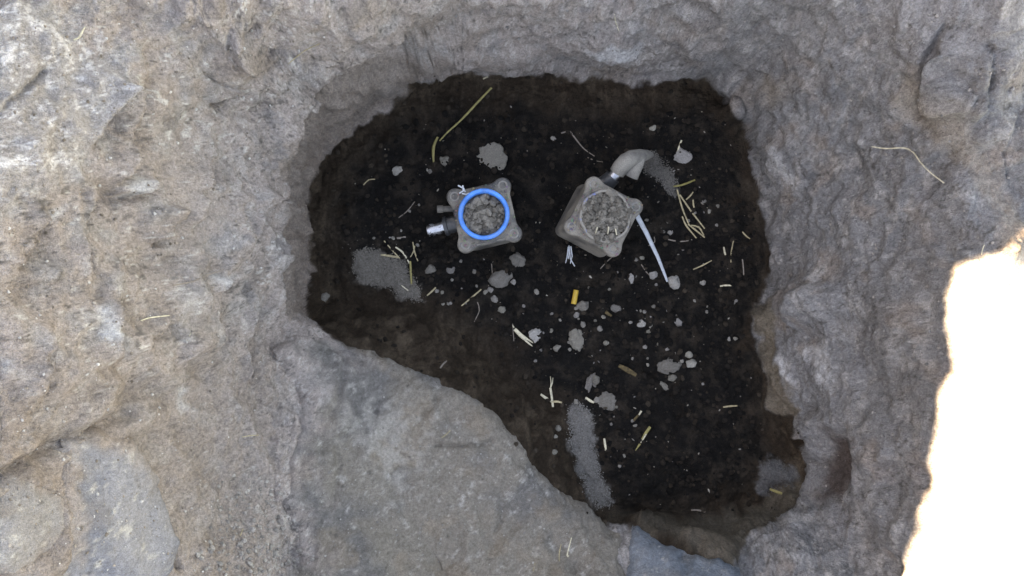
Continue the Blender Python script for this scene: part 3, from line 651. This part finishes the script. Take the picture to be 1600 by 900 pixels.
TINY = [(672,268,8),(741,424,7),(766,452,9),(758,457,8),(773,467,10),(838,456,8),(691,457,6),(683,455,6),(692,475,5),(700,475,5),(704,474,5),(785,484,12),(802,441,8),(1098,442,9),(1003,403,7),(994,406,6),(1044,346,7),(1047,363,8),
 (1010,344,6),(1020,200,10),(900,492,8),(900,482,6),(940,484,6),(943,495,7),(911,507,10),(904,498,4),(930,501,5),(937,513,9),(861,517,7),(849,520,4),(889,535,5),(890,546,6),(947,536,8),(837,564,6),(845,547,5),(838,549,5),(1016,509,8),(1013,517,8),
 (1007,487,6),(1001,486,4),(1021,479,6),(985,504,5),(1065,564,6),(988,560,5),(1012,570,6),(929,602,6),(932,624,9),(900,628,8),(966,620,6),(963,636,5),(958,650,5),(955,663,5),(988,657,6),(992,665,6),(1007,542,7),(1042,546,6),(1028,537,5),
 (1105,479,4),(1139,530,7),(1149,529,6),(1104,487,5),(865,217,8),(652,383,6),(720,408,5),(706,437,5),(640,330,5),(655,320,4),(614,372,6),(626,360,5),(584,372,5),(1085,332,6),(1075,345,6),(1108,330,6),(1120,352,5),(1100,315,7),(1122,322,6),(1037,362,5),(1060,400,6),
 (975,712,6),(968,728,5),(872,668,9),(868,682,7),(866,706,9),(1012,560,4),(1067,390,4),(1150,470,5),(1085,470,5),(1098,600,5),(920,450,5),(952,452,5),(875,500,5),(862,490,5),(818,478,5),(745,447,5),(1025,445,5)]
ANCH = [('the flat round clod',770,246),('the blue ringed meter',757,338),('the leaning meter',930,345),('the round clod under the blue ringed meter',809,406),('the knobbly jagged clod',783,436),('the left grit patch',620,430),('the lone straw below the jagged clod',737,465),
 ('the white strip tip',1045,440),('the right hand straw bunch',1082,338),('the hooked root between the meters',905,225),('the yellow tube',898,464),('the tall oval clod',900,529),('the split straw',815,523),('the floor middle pale clod',1002,505),('the broad flat clod',1046,571),
 ('the white rounded clod',1079,568),('the long curved clod',922,596),('the flat notched clod',949,627),('the bark chip',980,578),('the green edged leaf',1004,686),('the lower grit patch',918,715),('the forked straw',862,612),('the lone clod right of the floor middle',1060,502),
 ('the whitish straw by the right edge',1134,446),('the level straw low on the right',1141,635),('the flat upper right clod',1068,244),('the right wall beige tongue',1190,530)]
lab_ = {}
for q in TINY:
    nm, ax, ay = min(ANCH, key=lambda t: math.hypot(t[1]-q[0], t[2]-q[1])); dx, dy = q[0]-ax, q[1]-ay
    d = ('right of' if dx > 0 else 'left of') if abs(dx) > 1.6*abs(dy) else ('below' if dy > 0 else 'above') if abs(dy) > 1.6*abs(dx) else ('below' if dy > 0 else 'above') + (' and right of' if dx > 0 else ' and left of')
    lab_.setdefault((d, nm), []).append((math.hypot(dx, dy), q))
for (d, nm), L in lab_.items():
    L.sort()
    for k, (_, (px, py, w)) in enumerate(L):
        o_ = '' if len(L) == 1 else ', the nearest to it' if k == 0 else ', the farthest from it' if k == len(L)-1 else ', %s nearest to it' % ('second', 'third', 'fourth', 'fifth', 'sixth')[k-1]
        clod(px, py, w, w*random.uniform(.75, 1.0), 'tiny clod ' + d + ' ' + nm + o_, 'tiny grey clods on the pit floor', tint=(.23,.225,.215) if random.random() < .6 else (.27,.265,.255), flat=.65)

# ------------------------------------------------------------------ straws, stems and roots
def strand(name, pts, w, m, label, cat, group=None, lift=1.0, raise_=(0,0), flat=.6, parent=None, taper=(.8,1,.7), seg=7):
    P = []
    sub = []
    for a, b in zip(pts[:-1], pts[1:]):
        k = max(1, int(math.hypot(b[0]-a[0], b[1]-a[1])/9))
        sub += [(a[0]+(b[0]-a[0])*i/k, a[1]+(b[1]-a[1])*i/k) for i in range(k)]
    sub.append(pts[-1])
    if len(pts) > 2:
        q = [np.array(p, float) for p in pts]; q = [2*q[0]-q[1]] + q + [2*q[-1]-q[-2]]; sub = []
        for i in range(1, len(q)-2):
            k = max(2, int(np.linalg.norm(q[i+1]-q[i])/5))
            for j in range(k):
                t = j/k; sub.append(tuple(.5*(2*q[i] + (q[i+1]-q[i-1])*t + (2*q[i-1]-5*q[i]+4*q[i+1]-q[i+2])*t*t + (3*q[i]-q[i-1]-3*q[i+1]+q[i+2])*t**3)))
        sub.append(tuple(pts[-1]))
    elif math.hypot(pts[1][0]-pts[0][0], pts[1][1]-pts[0][1]) > 14:
        (ax, ay), (bx, by) = pts; k = 5; o1 = random.uniform(-.07, .07); sub = [(ax+(bx-ax)*i/k - (by-ay)*o1*math.sin(math.pi*i/k), ay+(by-ay)*i/k + (bx-ax)*o1*math.sin(math.pi*i/k)) for i in range(k+1)]
    n = len(sub); hs = [hit(*q)[0] for q in sub]
    s = (H-hs[0].z)/F; r = w*s/2*.76
    if n > 2:      # straws are stiff: straighten the height between the ends
        za, zb = hs[0].z, hs[-1].z
        zz = [za+(zb-za)*i/(n-1) for i in range(n)]; up = max(0, max(h.z-z for h, z in zip(hs, zz))*.7)
        zs = [max(z+up, h.z) for h, z in zip(hs, zz)] if cat != 'root' else [h.z for h in hs]
    else: zs = [h.z for h in hs]
    for i, (q, z) in enumerate(zip(sub, zs)):
        t = i/max(1, n-1); z2 = z + r*flat*lift + raise_[0]*(1-t) + raise_[1]*t; x, y = wpt(q[0], q[1], z2)
        P.append(Vector((x, y, z2)))
    rad = [r*(np.interp(i/max(1, n-1), [0, .5, 1], taper)*random.uniform(.93, 1.07)) for i in range(n)]
    o0 = P[0].copy(); bm = bmesh.new(); tube(bm, [p-o0 for p in P], rad, seg, flat); o = done(bm, name, m, parent); o.location = o0
    if not parent: tag(o, label, cat, group)
    return o
strand('grass_stem', [(768,137),(748,158),(722,186),(700,206),(687,220)], 4.6, M_green, 'long yellow green grass stem against the upper left of the dark floor', 'stem', raise_=(.01,.004), taper=(1,1,.6))
strand('grass_stem', [(684,214),(678,228),(677,243),(678,258)], 6, M_green, 'short curved green stem below the long grass stem', 'stem', taper=(.8,1.1,.5))
strand('root', [(877,208),(884,206),(891,206),(901,219),(913,233),(929,244)], 3.0, M_root, 'pinkish grey hooked root between the two meters near the top', 'root', taper=(1,1,.6))
strand('straw', [(1065,219),(1057,241)], 4, M_pale, 'pale straw on the flat clod in the upper right', 'straw')
G = 'straws of the right hand bunch'
strand('straw', [(1052,291),(1066,289),(1086,281)], 4.5, M_green, 'yellowish straw lying crosswise on top of the right bunch', 'straw', G)
for pts, lab in [([(1058,296),(1066,325),(1077,352)],'left straw of the right hand bunch'),([(1062,304),(1080,330),(1101,357)],'long slanting straw in the middle of the right hand bunch'),([(1072,312),(1083,300)],'short straw at the right top of the right hand bunch'),
    ([(1075,350),(1090,362),(1101,371)],'lowest straw at the foot of the right hand bunch'),([(1083,312),(1085,326)],'upright short straw right of the right hand bunch'),([(1080,352),(1092,355),(1100,368)],'bent straw at the foot of the right hand bunch'),([(1066,338),(1072,352),(1088,372)],'thin straw under the foot of the right hand bunch')]:
    strand('straw', pts, 3.6, M_straw, lab, 'straw', G, raise_=(.003,.001))
G = 'straws on the left grit patch'
for pts, w, mm, lab in [([(645,378),(653,408)],3.2,M_straw,'upright straw right of the left grit patch'),([(618,386),(630,395),(640,412)],4,M_pale,'slanting pale straw on the left grit patch'),([(595,398),(622,402)],5,M_straw,'level straw at the top of the left grit patch'),
    ([(641,408),(642,425),(643,444)],5,M_green,'greenish upright straw at the right of the left grit patch'),([(627,446),(638,454)],3.2,M_pale,'short pale straw low on the left grit patch'),([(600,376),(612,390),(625,404)],3,M_straw,'thin straw reaching up from the left grit patch'),
    ([(620,372),(634,370)],5,M_root,'brown straw bit above the left grit patch'),([(648,384),(641,402)],3,M_straw,'leaning straw crossing the upright straw by the left grit')]:
    strand('straw', pts, w, mm, lab, 'straw', G)
for pts, w, mm, lab in [([(752,452),(738,464),(721,478)],3.6,M_straw,'thin straw lying alone below the jagged clod'),([(681,449),(674,456),(667,462)],4,M_straw,'short brownish straw right of the left grit patch'),
    ([(568,289),(576,281),(586,280)],2.8,M_straw,'bent straw near the left end of the dark floor'),([(1083,421),(1097,415),(1112,407)],3,M_straw,'slim straw right of the white strip'),([(1125,447),(1143,446)],4,M_pale,'whitish straw near the right edge of the floor'),
    ([(1044,374),(1076,376)],3,M_root,'dull straw beneath the right hand bunch'),([(1130,636),(1152,634)],4,M_straw,'level straw low on the right of the floor'),([(1080,797),(1102,800)],4.5,M_root,'dull straw at the bottom edge of the black floor'),
    ([(944,685),(947,704)],5,M_pale,'stubby pale straw right of the lower grit patch'),([(1002,642),(998,649)],5,M_pale,'very short straw bit above the split leaf'),([(1146,376),(1142,410)],3,M_straw,'upright straw at the far right of the floor'),([(1131,386),(1135,402)],4,M_pale,'stout short straw at the far right of the floor'),
    ([(889,868),(886,868),(893,840)],3,M_pale,'straw lying on the flat boulder near its bottom right'),([(874,877),(877,850)],2.6,M_straw,'thinner straw left of the boulder straw'),([(833,893),(836,880)],2.6,M_straw,'straw bit at the very bottom of the flat boulder'),
    ([(690,684),(704,672)],2.4,M_straw,'tiny straw on the middle of the flat boulder'),([(688,575),(698,564)],4,M_root,'straw splinter on the brown slope above the boulder'),([(960,22),(962,34),(967,48)],2.2,M_pale,'straw stuck in the wall at the top middle'),
    ([(270,446),(300,440),(318,432),(350,421)],3.4,M_root,'brown forked twig on the left wall'),([(220,501),(232,497),(245,495),(265,493)],3.0,M_pale,'pale curved straw on the left wall below the twig'),([(375,838),(380,826)],2.5,M_straw,'straw near the lower left gravel'),
    ([(378,683),(405,680)],2.2,M_straw,'fine level straw on the brown soil left of the boulder'),([(293,532),(298,520)],2.6,M_pale,'straw bit low on the left wall'),([(115,62),(124,58),(130,46),(133,42)],4.5,M_pale,'white curved straw on the stone in the top left'),
    ([(450,100),(475,80),(500,68)],2.4,M_straw,'straw on the earth ledge at the upper left'),([(755,123),(762,120)],4,M_pale,'pale chip at the tip of the long stem'),([(1095,316),(1106,325)],3,M_root,'dull straw right of the bunch'),([(1160,405),(1162,430)],3,M_root,'dark straw against the right wall foot'),
    ([(1538,383),(1534,398)],2.6,M_pale,'straw overhanging the sunlit edge on the right'),([(1160,362),(1172,373)],3,M_straw,'straw against the right wall near the bunch')]:
    strand('straw', pts, w, mm, lab, 'straw')
strand('straw', [(1362,229),(1385,232),(1412,231),(1427,238),(1437,252),(1452,268),(1475,286)], 3.2, M_pale, 'long curved pale straw on the right wall', 'straw', taper=(.7,1,.8))
for pts, lab in [([(746,472),(749,485),(741,503)],'thin curved root below the lone straw'),([(938,420),(949,408),(961,398)],'thin dark root below the leaning meter'),([(1002,413),(1010,425),(1018,433)],'fine root left of the white strip'),([(768,412),(769,430),(763,447)],'fine upright root above the jagged clod'),([(623,340),(636,330),(648,315)],'fine root at the left of the floor'),
                 ([(801,506),(802,520),(803,533)],'fine root beside the split straw'),([(918,246),(930,251),(942,253)],'fine brown root under the hooked root'),([(1022,370),(1023,378),(1013,384)],'hooked fine root beside the white strip')]:
    strand('root', pts, 2.2, M_root, lab, 'root', 'fine roots on the pit floor')
def forked(name, stem, w, forks, m, lab):
    h = hit(*stem[0])[0]; root = empty(name, h); tag(root, lab, 'straw'); bpy.context.view_layer.update()
    for nm, pts, ww in [('stalk', stem, w)] + [('splinter', f, w*.45) for f in forks]:
        o = strand(nm, pts, ww, m, None, 'straw', parent=root, taper=(.9,1,1) if nm == 'stalk' else (1,.9,.4)); o.location -= h
forked('split_straw', [(804,514),(814,524),(823,531)], 8.5, [[(822,529),(829,533),(833,536)],[(821,532),(827,537),(832,541)],[(803,512),(801,508)]], M_pale, 'thick pale straw split at one end in the floor middle')
forked('forked_straw', [(864,636),(862,620),(860,606)], 5, [[(860,607),(861,598),(860,588)],[(860,607),(863,598),(864,590)]], M_pale, 'upright forked straw on the brown slope edge, left of the lower grit')
strand('straw', [(845,616),(853,622),(863,628)], 6, M_pale, 'slanting straw crossing the forked straw', 'straw'); strand('straw', [(862,628),(878,629)], 5, M_straw, 'short level straw at the foot of the forked straw', 'straw')
strand('straw', [(915,621),(922,626),(928,629)], 6, M_pale, 'white stub of straw above the lower grit patch', 'straw', flat=.7)
strand('leaf', [(1016,667),(1009,677),(1002,690),(993,704)], 6, M_green, 'green edged dry leaf on the lower black floor', 'leaf', taper=(1,1,.25), flat=.35)
strand('straw', [(1014,668),(1008,681),(1001,692)], 3.4, M_pale, 'pale strip lying along the green edged leaf', 'straw', raise_=(.002,.002))
strand('bark_chip', [(967,571),(975,575),(984,580),(994,586)], 11, M_bark, 'flaky brown bark chip above the long curved clod', 'bark', flat=.4, taper=(.7,1,.7))
strand('bark_chip', [(990,657),(998,648)], 7, M_bark, 'small brown bark chip above the green edged leaf', 'bark', flat=.4)
strand('bark_chip', [(946,487),(955,494)], 9, M_bark, 'small yellowish bark chip right of the yellow tube', 'bark', flat=.5)
strand('bark_chip', [(1203,764),(1213,768),(1222,771)], 6.5, M_green, 'yellow chip at the lower right foot of the wall', 'bark', flat=.3)
bm = bmesh.new(); p1 = hit(900,453)[0]; p2 = hit(896,475)[0]; e = (p2-p1).normalized(); r = .0042
tube(bm, [Vector((0,0,0)), e*.0006, (p2-p1)-e*.0006, p2-p1, p2-p1, (p2-p1)*.7], [r*.9, r, r, r*.9, r*.6, r*.6], 18, .95); yt = done(bm, 'tube', M_yellow); yt.location = p1 + Vector((0,0,r)); tag(yt, 'short yellow plastic tube in the middle of the black floor', 'tube')
# white strip leaning on the right meter
bm = bmesh.new(); q = [Vector((*wpt(x, y, z), z)) for x, y, z in ((990,322,.062),(997,340,.054),(1010,364,.040),(1028,402,.020),(1043,440,.006))]
tube(bm, [v-q[-1] for v in q], [.0034,.0037,.0034,.0027,.0018], 8, .45); st = done(bm, 'strip', M_strip); st.location = q[-1]; tag(st, 'narrow white plastic strip leaning from the dusty meter to the floor', 'strip')

def frayed(base, sets, r_, label):
    h = Vector(base); root = empty('frayed_thread', h); tag(root, label, 'thread')
    for q in sets:
        bm = bmesh.new(); tube(bm, [Vector((*wpt(x, y, z), z))-h for x, y, z in q], r_, 6); done(bm, 'strand', M_thread, root)
frayed(hit(889, 412)[0], [[(889,384,.03),(889,398,.012),(886,414,.004)],[(892,385,.03),(894,400,.012),(891,412,.004)],[(890,386,.03),(891,404,.010),(898,416,.004)],[(888,386,.028),(886,402,.010),(881,420,.003)]], .0009, 'frayed white threads hanging under the lower left side of the leaning meter')
frayed((*wpt(722, 300, zL), zL), [[(718,302,zL+.003),(724,298,zL+.006),(723,290,zL+.004)],[(722,302,zL+.003),(728,304,zL+.005),(733,302,zL+.003)],[(716,290,zL),(724,294,zL+.005),(727,300,zL+.003)]], .0012, 'grey thread tuft at the upper left corner of the blue ringed meter')

G = 'straw bits on the leaning meter'
for (ax, ay, bx_, by_), lab in zip([(.010,-.012,.014,-.022),(.020,-.010,.026,-.017),(-.004,-.020,-.002,-.029),(-.006,-.036,-.005,-.027),(.001,-.033,.006,-.036)],
    ['straw bit in the middle of the soil heap on the leaning meter','straw bit near the right side of the soil heap on the leaning meter','straw bit near the lower edge of the soil heap on the leaning meter','straw bit on the cover of the leaning meter below its soil heap','small straw bit on the lowest part of the leaning meter cover']):
    zz = zR + (.0165 if math.hypot(ax, ay) < .03 else .002); o0 = MR.matrix_world @ Vector((ax, ay, zz)); o1 = MR.matrix_world @ Vector((bx_, by_, zz-.001))
    bm = bmesh.new(); tube(bm, [Vector((0,0,0)), (o1-o0)*.5 + Vector((0,0,.0006)), o1-o0], [.0008,.0010,.0006], 6, .6); t_ = done(bm, 'straw', M_pale); t_.location = o0; tag(t_, lab, 'straw', G)
# ------------------------------------------------------------------ grit patches (fine grey sand spilled on the floor) and loose crumbs
def grit_patch(poly, n, label, tint=(.165,.156,.142), size=(.0004,.0013), soft=6, seed=1):
    r = np.random.default_rng(seed); P = np.array(poly); lo, hi = P.min(0)-10, P.max(0)+10; k = 0; it = []
    u = r.uniform(lo[0], hi[0], n*3); v = r.uniform(lo[1], hi[1], n*3); d = sd_poly(u.astype(np.float32), v.astype(np.float32), poly)
    pp = np.stack([u*.001, v*.001, 0*u], 1).astype(np.float32); d = d + 7*fbm(pp, 30, 3, 5)
    for a, b, q in zip(u, v, d):
        if q < r.normal(0, soft*.5) or k >= n: continue
        p, nn = hit(a, b); s = r.uniform(*size); t = r.uniform(.75, 1.25); k += 1
        it.append((p + nn*s*.3, (s*1.2, s, s*.8), 1, seed*5000+k, tuple(c*t for c in tint)))
    o = link('grit', lumps_mesh('grit', it, M_clod), M_clod); tag(o, label, 'grit', kind='stuff')
grit_patch(GRIT[0][0], 4200, 'grey grit spilled at the left of the pit floor under straws', (.185,.172,.153), seed=1)
grit_patch(GRIT[1][0], 4200, 'long tongue of grey grit at the bottom of the floor beside the boulder', (.20,.195,.185), seed=2)
grit_patch(GRIT[2][0], 2400, 'grey grit trail from the elbow pipe to the right bunch of straw', (.145,.138,.127), seed=3)
grit_patch(GRIT[3][0], 500, 'grey grit patch at the lower right corner of the floor', (.12,.12,.12), seed=4)
def scatter(n, poly, size, tints, name, label, seed, mm, cat='soil', sink=.3, elong=1.0, pw_=2.5, fade=30):
    r = np.random.default_rng(seed); P = np.array(poly); lo, hi = P.min(0), P.max(0); it = []; k = 0
    u = r.uniform(lo[0], hi[0], n*4).astype(np.float32); v = r.uniform(lo[1], hi[1], n*4).astype(np.float32); d = sd_poly(u, v, poly)
    if 'foot' in label: d = np.where((u > 950) & (v > 800), -99, d)
    if 'floor' in label:
        for gp, _ in GRIT: d = np.where(sd_poly(u, v, gp) > -3, -99, d)
    for a, b, q in zip(u, v, d):
        if q < fade*r.random()**2: continue
        if k >= n: break
        k += 1; p, nn = hit(float(a), float(b)); s = size[0] + (size[1]-size[0])*r.random()**pw_; t = tints[r.integers(len(tints))]; f = r.uniform(.8, 1.25)
        it.append((p + nn*s*sink, (s*1.15*r.uniform(1, elong), s, s*.75), 2 if s > .003 else 1, seed*9000+k, tuple(c*f for c in t)))
    o = link(name, lumps_mesh(name, it, mm), mm); tag(o, label, cat, kind='stuff')
scatter(5200, BLACK, (.0008,.0052), [(.007,.0066,.0062),(.010,.009,.0082),(.017,.0145,.0125),(.024,.0195,.016)], 'soil_crumbs', 'black soil crumbs covering the damp pit floor', 21, M_clod, pw_=3.5, sink=.1)
scatter(1300, LOAM, (.0008,.0046), [(.018,.0145,.012),(.026,.0205,.016),(.045,.036,.028)], 'soil_crumbs', 'brown soil crumbs along the foot of the pit walls around the floor', 27, M_clod, pw_=3.5, sink=.15)
scatter(260, BLACK, (.0005,.0016), [(.26,.25,.24),(.34,.32,.28),(.20,.19,.17)], 'chaff', 'pale specks of grit and chaff strewn over the black floor', 22, M_clod, elong=2.2)
scatter(700, [(340,740),(420,720),(480,830),(520,925),(290,925)], (.0006,.0036), [(.26,.245,.225),(.31,.29,.27),(.36,.34,.31)], 'gravel', 'loose grey gravel at the lower left beside the boulder', 23, M_clod, pw_=3.5, fade=90)
scatter(1500, [(0,0),(470,0),(640,40),(480,140),(430,300),(430,600),(320,900),(0,900)], (.0005,.0021), [(.40,.36,.32),(.30,.26,.22),(.55,.54,.52),(.22,.19,.16)], 'gravel', 'small soil grains clinging to the left wall', 24, M_clod, pw_=4)
scatter(1500, [(700,0),(1600,0),(1600,380),(1490,420),(1460,700),(1420,900),(1230,900),(1260,700),(1210,420),(1180,200),(1100,110),(720,90)], (.0005,.0024), [(.25,.245,.24),(.20,.195,.19),(.30,.28,.26)], 'gravel', 'small soil grains clinging to the right and far walls', 25, M_clod, pw_=4)
scatter(500, [(500,560),(700,620),(900,810),(960,900),(480,900),(470,700)], (.0005,.0018), [(.22,.21,.2),(.32,.31,.29)], 'gravel', 'small grains lying on the flat boulder', 26, M_clod, pw_=4)
